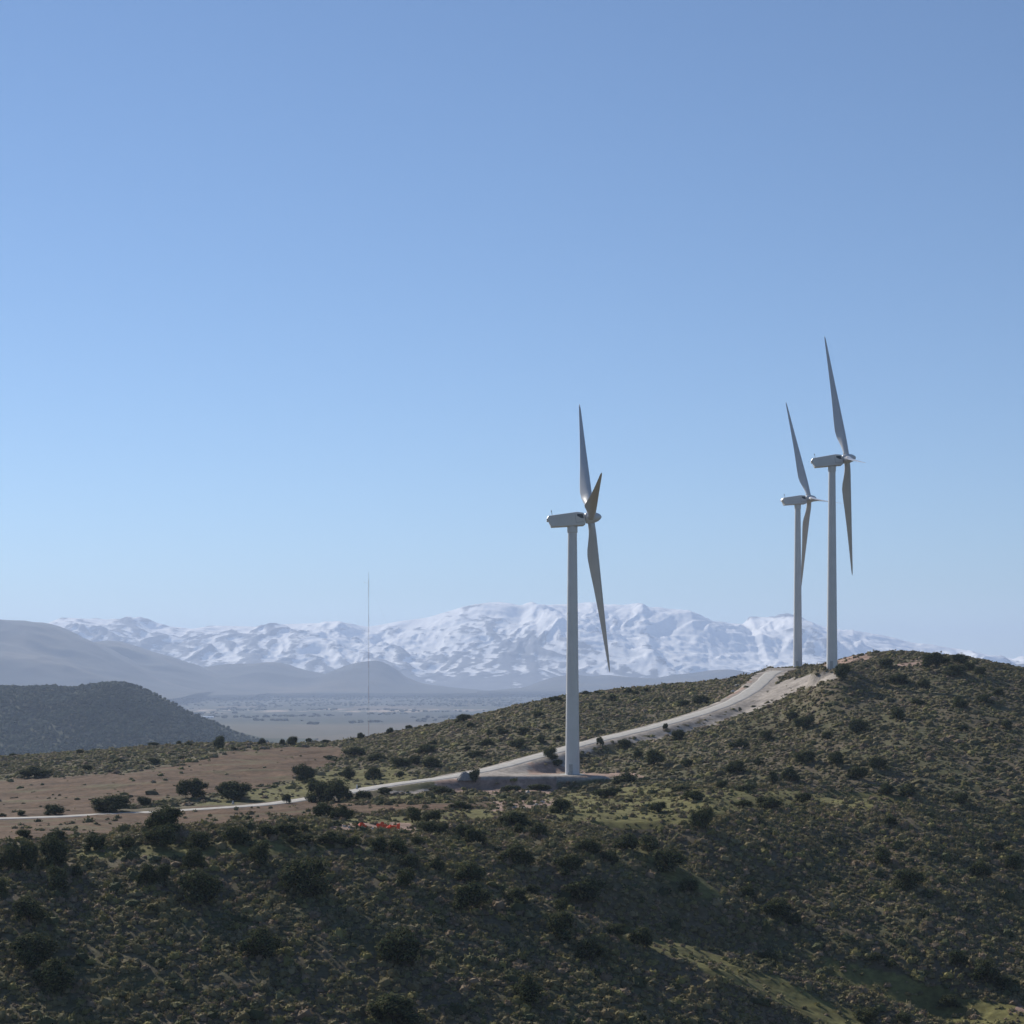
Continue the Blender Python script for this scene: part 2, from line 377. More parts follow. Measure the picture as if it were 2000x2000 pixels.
def hit(x, s):
    """first ground point met looking through photo column x, row s"""
    X = (x-1000)*YS/F; zz = sample(Z, X, YS); ss = HY-F*zz/YS
    run = ss <= s
    k = int(np.argmax(run)) if run.any() else int(np.argmin(ss))
    return float(X[k]), float(YS[k]), float(zz[k])
# ---- road sheet
hw = 2.85; off = np.array([-1, -.93, -.6, -.2, .2, .6, .93, 1])*hw
rr = catmull(rp, 14); tg = np.gradient(rr[:, :2], axis=0); tg /= np.linalg.norm(tg, axis=1)[:, None]
nx = np.stack([tg[:, 1], -tg[:, 0]], -1); RV = []
crown = [-.12, .03, .06, .09, .09, .06, .03, -.12]
for i in range(len(rr)):
    wv = 1+.05*math.sin(i*.7)+.04*math.sin(i*.23)
    for o, c in zip(off, crown): RV.append((rr[i, 0]+nx[i, 0]*o*wv, rr[i, 1]+nx[i, 1]*o*wv, rr[i, 2]+.06+c))
o = link('road', npmesh('road', RV, gridfaces(len(rr), 8)), M_ROAD); tag(o, kind='structure')

# ------------------------------------------------------------------ far relief
def ridge(name, curve, Y0, depth_f, depth_b, zbase, amp, colf, seed, m, cols=None, rows=70, step=6):
    xs = np.array([c[0] for c in curve], float); ss = np.array([c[1] for c in curve], float)
    x = np.arange(xs[0], xs[-1]+.1, step) if cols is None else cols
    s = np.interp(x, xs, ss)
    kk = np.array([1, 2, 3, 2, 1.])/9 if step >= 3 else np.array([1.])
    s = np.convolve(np.pad(s, len(kk)//2, mode='edge'), kk, 'valid')
    tt = np.concatenate([np.linspace(-1, 0, rows, endpoint=False), np.linspace(0, 1, rows//3)])
    X, T = np.meshgrid(x, tt); S, _ = np.meshgrid(s, tt)
    Y = np.where(T < 0, Y0+T*depth_f, Y0+T*depth_b)
    wx = (X-1000)*Y0/F*(1+.25*(Y-Y0)/Y0); zc = (HY-S)*Y0/F
    pf = np.where(T < 0, np.cos(np.clip(-T, 0, 1)*np.pi/2)**1.6, np.cos(T*np.pi/2)**1.5)
    env = 1-np.exp(-np.abs(T)*7); edge = sm(xs[0], xs[0]+40, X)*(1-sm(xs[-1]-40, xs[-1], X))
    nz = amp(wx, Y, T, env)
    zz = zbase+(zc-zbase)*pf+nz*np.clip(pf*1.6, 0, 1)*np.clip((zc-zbase)/300, 0.1, 1)
    zz = np.minimum(zz, zc+ (zc-zbase)*.02 + 0*zz) if False else zz
    zz = np.where(np.abs(T) >= .999, zbase-20, zz)
    cc = colf(wx, Y, zz, T)
    o = link(name, npmesh(name, np.stack([wx, Y, zz], -1).reshape(-1, 3), gridfaces(*X.shape), True, cc.reshape(-1, 3)), m)
    tag(o, kind='structure'); return o, (x, tt, wx, Y, zz)
def hill_col(base, seed):  # far hills: dark base colour with random tan patches
    def f(wx, Y, zz, T):
        c = np.zeros(wx.shape+(3,)); c[:] = base
        n = fbm(wx/900, Y/900, 4, seed); return np.clip(lerp3(c, (.16, .13, .09), sm(.0, .5, n)*.6), 0, 1)
    return f
amp_s = lambda A, L, sd_: (lambda wx, Y, T, env: env*(ridged(wx/L, Y/L, 5, sd_)-.62)*A)
# forested hill, 3.7 km
HC = [(-700,1350),(-300,1346),(0,1343),(60,1344),(100,1342),(140,1346),(180,1339),(215,1335),(240,1336),(265,1345),(300,1361),(340,1386),(380,1404),(430,1426),(460,1441),(500,1452),(560,1466)]
gh, gdat = ridge('hill', HC, 3750, 700, 900, -120, amp_s(34, 330, 201), lambda wx, Y, zz, T: np.clip(np.stack([.05+.03*fbm(wx/60, Y/60, 3, 7), .06+.03*fbm(wx/60, Y/60, 3, 7), .032+.012*fbm(wx/60, Y/60, 3, 7)], -1), .02, .2), 0, M_GROUND, step=4)
RA = [(-900,1300),(-600,1235),(-300,1222),(-100,1214),(0,1212),(40,1213),(90,1219),(127,1235),(181,1256),(253,1295),(326,1331),(380,1346),(430,1352)]
RB = [(60,1275),(120,1262),(181,1254),(217,1251),(253,1259),(308,1277),(362,1295),(399,1307),(450,1325),(500,1338),(560,1350)]
RCv = [(330,1335),(380,1313),(410,1303),(453,1297),(507,1297),(543,1293),(560,1298),(580,1306),(634,1317),(672,1302),(700,1294),(720,1291),(745,1291),(767,1302),(788,1320),(825,1335),(880,1342),(960,1349)]
RD = [(940,1350),(1027,1342),(1055,1330),(1090,1320),(1129,1318),(1155,1322),(1186,1318),(1220,1322),(1279,1326),(1310,1319),(1349,1315),(1388,1309),(1427,1307),(1466,1315),(1540,1320),(1700,1318),(1900,1300),(1960,1303),(2000,1296),(2200,1300),(2700,1325)]
dk = (.055, .058, .055)
ridge('hill', RA, 13500, 2600, 3000, -60, amp_s(170, 1500, 211), hill_col(dk, 1), 0, M_FAR)
ridge('hill', RB, 15000, 2300, 3000, -40, amp_s(130, 1300, 221), hill_col(dk, 2), 0, M_FAR)
ridge('hill', RCv, 15800, 2200, 2500, -30, amp_s(90, 1100, 231), hill_col(dk, 3), 0, M_FAR)
ridge('hill', RD, 16400, 2500, 2000, -20, amp_s(90, 1200, 241), hill_col(dk, 4), 0, M_FAR)
# snow range, 27 km
SN = [(-900,1300),(-500,1262),(-200,1240),(0,1226),(60,1221),(94,1217),(120,1206),(163,1208),(217,1214),(272,1211),(297,1215),(315,1222),(377,1228),(417,1222),(507,1224),(525,1220),(616,1217),(670,1217),(700,1221),(720,1224),(745,1220),(781,1213),(835,1206),(872,1195),(908,1184),(944,1178),(980,1177),(1017,1184),(1038,1177),(1048,1182),(1107,1180),(1151,1176),(1180,1181),(1227,1186),(1248,1182),(1258,1188),(1270,1192),(1300,1195),(1336,1197),(1372,1210),(1409,1219),(1448,1222),(1459,1210),(1503,1208),(1520,1201),(1528,1199),(1554,1203),(1608,1224),(1644,1230),(1699,1242),(1771,1255),(1862,1270),(1934,1282),(2000,1290),(2200,1312),(2700,1335)]
def snow_amp(wx, Y, T, env):
    wxx = wx+fbm(wx/1500, Y/1500, 3, 300)*700; yw = Y+fbm(wx/1300, Y/1300, 3, 301)*700
    r = ridged((wxx*.95+yw*.3)/2100, yw/5200, 6, 305, .5); r2 = ridged(wxx/430, yw/1250, 4, 306, .55)
    return env*((r-.70)*350 + (r2-.6)*75 + fbm(wx/200, Y/420, 3, 309, .6)*34)
def snow_col(wx, Y, zz, T):
    hgt = zz/1120
    gy, gx = np.gradient(zz); lap = (np.roll(zz, 6, 1)+np.roll(zz, -6, 1)-2*zz)
    n = fbm((wx+Y*.6)/520, (Y-wx*.15)/1500, 5, 401, .6)*1.0 + fbm(wx/1500, zz/75, 4, 402, .6)*.45 + .75*fbm(wx/2600, Y/3500, 3, 411)
    xx = 1000+F*wx/Y
    m = n*.9 + .10 + .62*hgt + .32*sm(1560, 1750, xx) + .12 + np.clip(lap/40, -.25, .25) - .26*(1-sm(250, 750, xx)) - .02 - .9*sm(1480, 1515, xx)*(1-sm(1570, 1620, xx))*sm(.62, .78, hgt) + .1*sm(1250, 1500, xx)
    m -= .55*(1-sm(.0, .18, hgt))
    m = m + .35*fbm((wx+Y*.3)/150, (zz+wx*.05)/28, 4, 407, .65)
    m = m + .22*fbm((wx+Y*.4)/60, (zz-wx*.03)/14, 3, 409, .6)
    m = sm(.08, .32, m)
    # bare dark peak
    c = np.zeros(wx.shape+(3,)); c[:] = (.17, .18, .20)
    return lerp3(c, (.95, .94, .92), m)
ridge('snow_mountains', SN, 21500, 4600, 4000, -40, snow_amp, snow_col, 0, M_SNOW, rows=230, step=2.6)

# ---- woods: far hill forest and valley trees (uncountable)
def ico(sub=0):
    p = (1+5**.5)/2
    v = np.array([(-1,p,0),(1,p,0),(-1,-p,0),(1,-p,0),(0,-1,p),(0,1,p),(0,-1,-p),(0,1,-p),(p,0,-1),(p,0,1),(-p,0,-1),(-p,0,1)], float)
    f = [(0,11,5),(0,5,1),(0,1,7),(0,7,10),(0,10,11),(1,5,9),(5,11,4),(11,10,2),(10,7,6),(7,1,8),(3,9,4),(3,4,2),(3,2,6),(3,6,8),(3,8,9),(4,9,5),(2,4,11),(6,2,10),(8,6,7),(9,8,1)]
    v /= np.linalg.norm(v[0]); v = [tuple(a) for a in v]
    for _ in range(sub):
        cache = {}; nf = []
        def mid(a, b):
            k_ = (min(a, b), max(a, b))
            if k_ not in cache:
                q = np.array(v[a])+np.array(v[b]); q /= np.linalg.norm(q); v.append(tuple(q)); cache[k_] = len(v)-1
            return cache[k_]
        for a, b, c in f:
            ab, bc, ca = mid(a, b), mid(b, c), mid(c, a); nf += [(a, ab, ca), (b, bc, ab), (c, ca, bc), (ab, bc, ca)]
        f = nf
    return np.array(v), np.array(f)
IV, IF = ico(0); IV1, IF1 = ico(1)
def scatter_blobs(name, P, size, hgt, colr, m, kind='stuff', label=None, cat=None, jit=.25):
    n = len(P); V = np.repeat(IV[None], n, 0)*(1+rng.normal(0, jit, (n, 12, 1)))
    V = V*np.stack([size, size, hgt], -1)[:, None, :]*.5; V[:, :, 2] += (hgt*.4)[:, None]; V += P[:, None, :]
    Fc = (IF[None]+(np.arange(n)*12)[:, None, None]).reshape(-1, 3)
    o = link(name, npmesh(name, V.reshape(-1, 3), Fc, False, np.repeat(colr, 12, 0)), m); tag(o, label, cat, kind=kind); return o
x_, t_, hx, hy, hz = gdat
n = 17000; fj = rng.uniform(0, len(x_)-1.01, n); fi = rng.uniform(0, len(t_)*.80, n)
i = fi.astype(int); j = fj.astype(int); a = fi-i; b = fj-j
def bil(q): return q[i, j]*(1-a)*(1-b)+q[i+1, j]*a*(1-b)+q[i, j+1]*(1-a)*b+q[i+1, j+1]*a*b
P = np.stack([bil(hx), bil(hy), bil(hz)], -1); P = P[P[:, 2] > -125]; n = len(P)
sz = rng.uniform(3.5, 8, n); k_ = fbm(P[:, 0]/90, P[:, 1]/90, 3, 88)[:, None]; cc = np.array((.055, .07, .038))*rng.uniform(.9, 1.1, (n, 1))*(1+.7*k_)
scatter_blobs('forest', P, sz*1.1, sz, cc, M_SCRUB, label='dark pine wood covering the rounded hill at the left', cat='forest')
n = 11000; Yt = rng.uniform(4300, 15500, n)**1; u = rng.uniform(-.32, .12, n); X = u*Yt
keep = (fbm(X/420, Yt/650, 3, 71) > np.where(Yt > 10800, -.08, np.where(Yt > 6500, .18, .42))); X = X[keep]; Yt = Yt[keep]; n = len(X)
zt = sample(Z, X, Yt); sz = rng.uniform(6, 17, n)
scatter_blobs('distant_trees', np.stack([X, Yt, zt], -1), sz*1.5, sz*.7, np.array((.04, .05, .03))*rng.uniform(.6, 1.5, (n, 1)), M_SCRUB, label='far tree groves strewn over the hazy valley floor', cat='trees')
# ---- foreground scrub: tussocks and cushions
def tussock(kind, seed):
    r = np.random.default_rng(seed); v, f = (IV, IF)
    v = v.copy(); f = f[(v[f][:, :, 2].mean(1) > -.35)]
    v = v*(1+r.normal(0, .17, (len(v), 1))); v[:, 2] = np.maximum(v[:, 2], -.3); v[:, :2] *= 1+.12*r.normal(size=2)
    nb = 18 if kind == 0 else 8
    th = r.uniform(0, 2*np.pi, nb); ph = np.arccos(r.uniform(.05, 1, nb)); rr_ = r.uniform(.72, 1.0, nb)
    d = np.stack([np.cos(th)*np.sin(ph), np.sin(th)*np.sin(ph), np.cos(ph)], -1); c = d*rr_[:, None]
    t1 = np.cross(d, r.normal(size=(nb, 3))); t1 /= np.linalg.norm(t1, axis=1)[:, None]
    s_ = r.uniform(.14, .3, nb)[:, None]
    A_ = c-t1*s_; B_ = c+t1*s_; C_ = c+d*s_*1.7+r.normal(0, .08, (nb, 3))
    bv = np.stack([A_, B_, C_], 1).reshape(-1, 3); bf = np.arange(nb*3).reshape(-1, 3)+len(v)
    return np.vstack([v, bv]), np.vstack([f, bf])
def scatter_tussocks(name, X, Y, size, hgt, colr, kind, label):
    zz = sample(Z, X, Y); Vs_, Fs_, Cs_ = [], [], []; base = 0; pr = [tussock(kind, 900+k_) for k_ in range(6)]; pick = rng.integers(0, 6, len(X))
    for k_ in range(6):
        m = pick == k_; n = m.sum(); v, f = pr[k_]; a_ = rng.uniform(0, 2*np.pi, n); ca, sa = np.cos(a_), np.sin(a_)
        vx = v[None, :, 0]*ca[:, None]-v[None, :, 1]*sa[:, None]; vy = v[None, :, 0]*sa[:, None]+v[None, :, 1]*ca[:, None]
        vz = np.repeat(v[None, :, 2], n, 0); s_ = size[m][:, None]*.5
        P_ = np.stack([vx*s_+X[m][:, None], vy*s_+Y[m][:, None], vz*hgt[m][:, None]+zz[m][:, None]], -1)
        Vs_.append(P_.reshape(-1, 3)); Fs_.append((f[None]+(np.arange(n)*len(v))[:, None, None]+base).reshape(-1, 3)); base += n*len(v)
        cj_ = colr[m][:, None, :]*rng.uniform(.82, 1.18, (n, len(v), 1)); Cs_.append(cj_.reshape(-1, 3))
    o = link(name, npmesh(name, np.vstack(Vs_), np.vstack(Fs_), False, np.vstack(Cs_)), M_SCRUB); tag(o, label, 'scrub', kind='stuff')
TP = 1.12*np.array([(.150, .128, .066), (.125, .112, .060), (.158, .134, .078), (.170, .130, .088), (.108, .104, .052), (.150, .136, .055)])
def tcol(X, Y, n):
    c = TP[rng.integers(0, 6, n)]*rng.uniform(.78, 1.22, (n, 1))*(1+.3*((Y > 520) & (1000+F*X/Y < 1450)))[:, None]
    k_ = sm(.1, .6, fbm(X/9, Y/9, 2, 95))[:, None]; return c*(1-k_)+np.array((.165, .138, .068))*k_
def place(n, Y0, Y1, umin, umax):
    Y = np.sqrt(rng.uniform(Y0**2, Y1**2, n)); X = rng.uniform(umin, umax, n)*Y
    zn_ = near_idx(zone, X, Y); d_ = near_idx(rd, X, Y); pp = near_idx(pdist, X, Y)
    p = np.select([zn_ == 0, zn_ == 1, zn_ == 2, zn_ == 3, zn_ == 4], [1, .15, .014, .015, .10])
    p = p*np.clip(.72+.6*fbm(X/9, Y/9, 3, 97), .4, 1)
    k_ = (rng.uniform(size=n) < p) & (d_ > 3.8) & (pp > 1) & ~((d_ < 8) & (1000+F*X/Y < 900)) & ~((d_ < 15) & (1000+F*X/Y < 620))
    return X[k_], Y[k_]
X, Y = place(120000, 238, 455, -.34, .34); n = len(X)
sz = np.clip(rng.lognormal(-.32, .44, n), .3, 2.2); tc_ = tcol(X, Y, n)*1.2
k_ = (rng.uniform(size=n) < .010) & (fbm(X/16, Y/16, 3, 99) > -.15); sz[k_] = rng.uniform(1.5, 2.9, k_.sum()); tc_[k_] = np.array((.075, .083, .042))*rng.uniform(.8, 1.3, (k_.sum(), 1))
scatter_tussocks('scrub', X, Y, sz, sz*rng.uniform(.32, .60, n), tc_, 0, 'low tussocks and cushions of olive scrub covering the near slopes')
X, Y = place(105000, 455, 800, -.32, .32); n = len(X)
sz = np.clip(rng.lognormal(.05, .42, n), .4, 3.4)
scatter_tussocks('scrub', X, Y, sz, sz*rng.uniform(.25, .5, n), tcol(X, Y, n), 1, 'low olive scrub covering the farther slopes up to the skyline')

# ------------------------------------------------------------------ haze
hb_ = MB().box((0, 14000, 410), (40000, 37000, 1180)); hz_o = hb_.build('haze', None); tag(hz_o, 'thin blue air haze over the valley and the mountains', 'haze', kind='stuff')
hm = bpy.data.materials.new('haze'); hm.use_nodes = True; ht = hm.node_tree; ht.nodes.clear()
pv = ht.nodes.new('ShaderNodeVolumePrincipled'); pv.inputs['Density'].default_value = 5.6e-5; pv.inputs['Color'].default_value = (.53, .66, .915, 1)
pv.inputs['Anisotropy'].default_value = .2
ho = ht.nodes.new('ShaderNodeOutputMaterial'); ht.links.new(pv.outputs[0], ho.inputs['Volume']); hz_o.data.materials.append(hm)

# ------------------------------------------------------------------ wind turbines
def blade_mesh(Rb):
    st_ = [(0, .95, .95, 1.0, 0), (.03, .95, .95, 1.0, 0), (.06, .98, 1.0, .85, 14), (.11, 1.02, 1.5, .55, 13), (.17, 1.02, 2.15, .36, 11), (.22, .98, 2.35, .29, 9),
           (.30, .90, 2.10, .25, 7), (.42, .78, 1.62, .22, 5), (.55, .64, 1.20, .20, 3), (.68, .52, .86, .18, 2), (.80, .42, .58, .17, 1), (.90, .34, .36, .16, 0), (.96, .26, .22, .16, 0), (.99, .16, .10, .16, 0), (1.0, .05, .02, .16, 0)]
    rs = np.linspace(0, 1, 46)**.95; n = 24; V = []
    cols = [np.interp(rs, [s[0] for s in st_], [s[k_] for s in st_]) for k_ in range(1, 5)]
    for q, r_ in enumerate(rs):
        le, te, th, tw = [c[q] for c in cols]; ch = le+te; tk = ch*th; circ = np.clip((th-.36)/.64, 0, 1)
        for k_ in range(n):
            t_ = 2*math.pi*k_/n; cx_ = math.cos(t_); u_ = (1-cx_)/2
            px = le-ch*u_; foil = 5*(.2969*math.sqrt(u_)-.126*u_-.3516*u_**2+.2843*u_**3-.1015*u_**4)*tk
            yy_ = (foil*(1 if math.sin(t_) > 0 else -.75)) if abs(math.sin(t_)) > 1e-6 else 0
            yc = math.sin(t_)*ch/2; y_ = yy_*(1-circ)+yc*circ
            a_ = R(-tw*1.4-8); V.append((px*math.cos(a_)-y_*math.sin(a_), px*math.sin(a_)+y_*math.cos(a_), 1.0+r_*(Rb-1.0)))
    fs = [(j_*n+k_, j_*n+(k_+1) % n, (j_+1)*n+(k_+1) % n, (j_+1)*n+k_) for j_ in range(len(rs)-1) for k_ in range(n)]
    me = bpy.data.meshes.new('blade'); me.from_pydata(V, [], fs+[tuple(range(n))[::-1], tuple(range((len(rs)-1)*n, len(rs)*n))]); me.update()
    for p in me.polygons: p.use_smooth = True
    return me
def turbine(base, hubpx, Y, yaw, tilt, phis, Rb, r0, r1, label, over=4.9, ns=1.0, cone=2.0):
    hubz = (HY-hubpx)*Y/F - base[2]
    t = empty('wind_turbine', base); tag(t, label, 'wind turbine', 'wind turbines on the ridge')
    Hn = hubz-1.95*ns
    prof = [(r0*1.06, -.6), (r0*1.06, .12), (r0, .14)]
    for k_ in range(1, 25):
        q = k_/24; h_ = q*(Hn-1.6); rad = r0+(r1-r0)*min(1, q**.92)
        prof.append((rad, h_))
        if k_ in (8, 16): prof += [(rad+.05, h_+.02), (rad+.05, h_+.16), (rad, h_+.18)]
    prof += [(r1+.16, Hn-1.5), (r1+.16, Hn+.1)]
    tw = MB().lathe(prof, 48).build('tower', M_WHITE, t, True); tw.data.set_sharp_from_angle(angle=R(35))
    MB().lathe([(r0+1.5, -1.2), (r0+1.5, .06), (r0+1.3, .12), (.2, .12)], 40).build('foundation', M_CONC, t)
    Md = Matrix.Rotation(R(-105), 4, 'Z')
    rd_ = r0*.985
    MB().box((rd_, 0, 1.75), (.16, 1.0, 2.2), Md).build('door', M_STEEL, tw, bevel=.03)
    sb = MB()
    for k_ in range(3): sb.box((rd_+1.15-.28*k_, 0, .2+.1*k_), (.3, 1.1, .2+.2*k_), Md)
    sb.build('steps', M_STEEL, tw)
    HM = Matrix.Translation((0, 0, hubz)) @ Matrix.Rotation(yaw, 4, 'Z') @ Matrix.Rotation(-tilt, 4, 'Y')
    # nacelle: extruded side profile, x towards the rotor
    side = [(-6.5, 1.35), (-6.85, .85), (-6.5, .5), (-5.9, -1.5), (2.7, -1.95), (3.3, -1.6), (3.35, 1.0), (2.9, 1.5), (1.3, 1.85), (-.5, 1.8), (-6.3, 1.6)]
    side = [(a_*ns, b_*ns) for a_, b_ in side]; nn_ = len(side); wd = 1.7*ns; vs, fs = [], []
    for yk, sc in ((-wd, .93), (-wd*.82, 1.0), (wd*.82, 1.0), (wd, .93)):
        for a_, b_ in side: vs.append((a_*(1 if sc == 1 else .985), yk, b_*sc))
    for r_ in range(3):
        for k_ in range(nn_): fs.append((r_*nn_+k_, r_*nn_+(k_+1) % nn_, (r_+1)*nn_+(k_+1) % nn_, (r_+1)*nn_+k_))
    fs += [tuple(range(nn_))[::-1], tuple(range(3*nn_, 4*nn_))]
    na = MB().add(vs, fs).build('nacelle', M_WHITE, t, bevel=.06); na.matrix_local = HM
    for sgn in (-1, 1):
        MB().add([(1.35*ns, sgn*(wd+.03), 1.25*ns), (2.85*ns, sgn*(wd+.03), 1.05*ns), (3.0*ns, sgn*(wd+.03), -.1*ns), (2.2*ns, sgn*(wd+.03), .1*ns), (1.3*ns, sgn*(wd+.03), .75*ns),
                  (1.35*ns, sgn*(wd-.3), 1.25*ns), (2.85*ns, sgn*(wd-.3), 1.05*ns), (3.0*ns, sgn*(wd-.3), -.1*ns), (2.2*ns, sgn*(wd-.3), .1*ns), (1.3*ns, sgn*(wd-.3), .75*ns)],
                 [(0, 1, 2, 3, 4), (9, 8, 7, 6, 5), (0, 5, 6, 1), (1, 6, 7, 2), (2, 7, 8, 3), (3, 8, 9, 4), (4, 9, 5, 0)]).build('vent', M_DARK, na)
    MB().box((.85*ns, -wd-.01, .1*ns), (.1, .06, 2.2*ns)).box((1.9*ns, -wd-.01, -1.0*ns), (2.1*ns, .06, .1)).build('panel_seam', M_STEEL, na)
    an = MB().tube((-5.2*ns, 0, 1.1*ns), (-5.35*ns, 0, 2.9*ns), .09, .06).tube((-5.35*ns, -.5, 2.7*ns), (-5.35*ns, .5, 2.7*ns), .05)
    an.tube((-5.35*ns, -.5, 2.7*ns), (-5.35*ns, -.5, 3.0*ns), .12).tube((-5.35*ns, .5, 2.7*ns), (-5.35*ns, .5, 3.0*ns), .12)
    an.tube((-6.2*ns, .6, 1.0*ns), (-6.2*ns, .6, 1.9*ns), .04).build('wind_vane', M_STEEL, na)
    MB().box((-6.62*ns, 0, .5*ns), (.5, 2.4*ns, .7*ns)).build('rear_hood', M_WHITE, na, bevel=.08)
    sp = MB().lathe([(.05, -1.45), (1.35, -1.45), (1.45, -1.2), (1.5, -.4), (1.48, .5), (1.36, 1.2), (1.12, 1.9), (.75, 2.45), (.38, 2.8), (.1, 2.92), (.01, 2.94)], 32, 'X').build('spinner', M_WHITE, t, True)
    HS = HM @ Matrix.Translation((over, 0, 0)); sp.matrix_local = HS @ Matrix.Scale(ns, 4)
    bm_ = blade_mesh(Rb); bm_.materials.append(M_BLADE)
    for ph in phis:
        bo = bpy.data.objects.new('blade', bm_); C.objects.link(bo); bo.parent = t
        bo.matrix_local = HS @ Matrix.Rotation(R(ph), 4, 'X') @ Matrix.Rotation(R(cone), 4, 'Y')
    return t
turbine(T1, 1015, 510, R(0), R(6), (-39, 81, 201), 44.5, 1.95, 1.22, 'nearest white wind turbine standing alone on the gravel pad beside the road')
turbine(T2, 900, 625, R(-4), R(7.5), (-21.5, 98.5, 218.5), 47, 1.80, 1.13, 'tall white wind turbine behind the bush at the hilltop, right of the other one there', over=4.9, ns=1.0, cone=0)
turbine(T3, 977, 768, R(7.5), R(7), (-22, 98, 218), 45, 1.85, 1.16, 'farthest white wind turbine at the top of the gravel road, left of the taller one', over=4.9, ns=.98, cone=0)

# ------------------------------------------------------------------ met mast
bx, by, bz = W(720, 1449, 716); bz = float(sample(Z, bx, by)); Hm = (HY-1118)*716/F-bz
t = empty('measuring_mast', (bx, by, bz)); tag(t, 'thin red and white lattice mast rising behind the low ridge left of the near turbine', 'mast')
nb = 9; L = (Hm-2.5)/nb; a_ = .17
corner = [(a_*math.cos(2*math.pi*k_/3+.3), a_*math.sin(2*math.pi*k_/3+.3)) for k_ in range(3)]
for q in range(nb):
    mb = MB(); z0 = q*L
    for k_ in range(3): mb.tube((*corner[k_], z0), (*corner[k_], z0+L), .018, n=5)
    m_ = 9
    for s_ in range(m_):
        za = z0+L*s_/m_; zb = z0+L*(s_+1)/m_
        for k_ in range(3): mb.tube((*corner[k_], za), (*corner[(k_+1) % 3], zb), .009, n=4)
    mb.build('mast_section', M_RED if q % 2 == 0 else M_MWHITE, t)
MB().tube((0, 0, Hm-2.6), (0, 0, Hm), .04).build('lightning_rod', M_STEEL, t)
for zf, d_ in ((Hm-4, -1), (Hm-22, -1)):
    MB().tube((0, 0, zf), (d_*1.5, 0, zf), .02).tube((d_*1.5, 0, zf), (d_*1.5, 0, zf+.5), .04).build('sensor_boom', M_STEEL, t)
for k_ in range(3):
    an_ = 2*math.pi*k_/3+.3; gx_, gy_ = 26*math.cos(an_), 26*math.sin(an_); gz_ = float(sample(Z, bx+gx_, by+gy_))-bz
    mb = MB()
    for fr in (.35, .65, .93): mb.tube((0, 0, Hm*fr), (gx_, gy_, gz_), .008, n=4)
    mb.build('guy_wire', M_STEEL, t)

# ------------------------------------------------------------------ bushes
def bush_proto(seed, nl=13, leaves=2600, flat=False, open_=0):
    r = np.random.default_rng(seed); lob = []
    for k_ in range(nl):
        a_ = r.uniform(0, 2*np.pi); d_ = .36*math.sqrt(r.uniform(0, 1)); rad = r.uniform(.09, .21)
        zc = r.uniform(.18, .78)*(1-1.2*d_*d_*2)
        lob.append((d_*math.cos(a_), d_*math.sin(a_), zc, rad, rad*r.uniform(.9, 1.25)*(1.15)))
    lob = np.array(lob); lob[0] = (0, 0, .5, .27, .36)
    V, Fc, Cc = [], [], []; base = 0
    for l in lob:
        v = IV1*(1+r.normal(0, .12, (len(IV1), 1)))*np.array((l[3], l[3], l[4]))*.62+l[:3]
        v[:, 2] = np.maximum(v[:, 2], .0); V.append(v); Fc.append(IF1+base); base += len(v)
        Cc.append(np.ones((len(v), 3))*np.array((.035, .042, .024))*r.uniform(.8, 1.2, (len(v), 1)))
    which = r.choice(nl, leaves, p=lob[:, 3]**2/(lob[:, 3]**2).sum()); l = lob[which]
    d = r.normal(size=(leaves, 3)); d[:, 2] += .15; d /= np.linalg.norm(d, axis=1)[:, None]
    c = l[:, :3]+d*np.stack([l[:, 3], l[:, 3], l[:, 4]], -1)*r.uniform(.68, 1.14, (leaves, 1))
    c[:, 2] = np.maximum(c[:, 2], .02+.05*r.uniform(size=leaves))
    nrm = d+r.normal(0, .55, (leaves, 3)); nrm /= np.linalg.norm(nrm, axis=1)[:, None]
    t1 = np.cross(nrm, r.normal(size=(leaves, 3))); t1 /= np.linalg.norm(t1, axis=1)[:, None]; t2 = np.cross(nrm, t1)
    s_ = r.uniform(.016, .036, (leaves, 1))
    q = np.stack([c-t1*s_, c+t2*s_*.7, c+t1*s_*1.2, c-t2*s_*.6], 1)
    V.append(q[:, :3].reshape(-1, 3)); Fc.append(np.arange(leaves*3).reshape(-1, 3)+base); base += leaves*3
    V.append(q[:, [0, 2, 3]].reshape(-1, 3)); Fc.append(np.arange(leaves*3).reshape(-1, 3)+base)
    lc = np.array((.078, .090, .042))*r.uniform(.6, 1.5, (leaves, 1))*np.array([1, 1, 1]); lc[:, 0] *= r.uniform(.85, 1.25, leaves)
    Cc += [np.repeat(lc, 3, 0)]*2
    return npmesh('crown', np.vstack(V), np.vstack(Fc), False, np.vstack(Cc))
def trunk_mesh(seed):
    r = random.Random(seed); mb = MB(); mb.tube((0, 0, -.1), (r.uniform(-.03, .03), r.uniform(-.03, .03), .3), .045, .03, 7)
    for k_ in range(4):
        a_ = k_*1.6+r.uniform(0, .5); mb.tube((0, 0, .1+.04*k_), (.22*math.cos(a_), .22*math.sin(a_), .5), .025, .01, 5)
    me = mb.mesh('trunk', True); me.materials.append(M_BARK); return me
CR = []
for k_ in range(8):
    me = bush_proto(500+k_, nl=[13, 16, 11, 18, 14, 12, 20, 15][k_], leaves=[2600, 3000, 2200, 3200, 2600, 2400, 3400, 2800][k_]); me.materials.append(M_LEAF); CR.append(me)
TR = [trunk_mesh(k_) for k_ in range(3)]
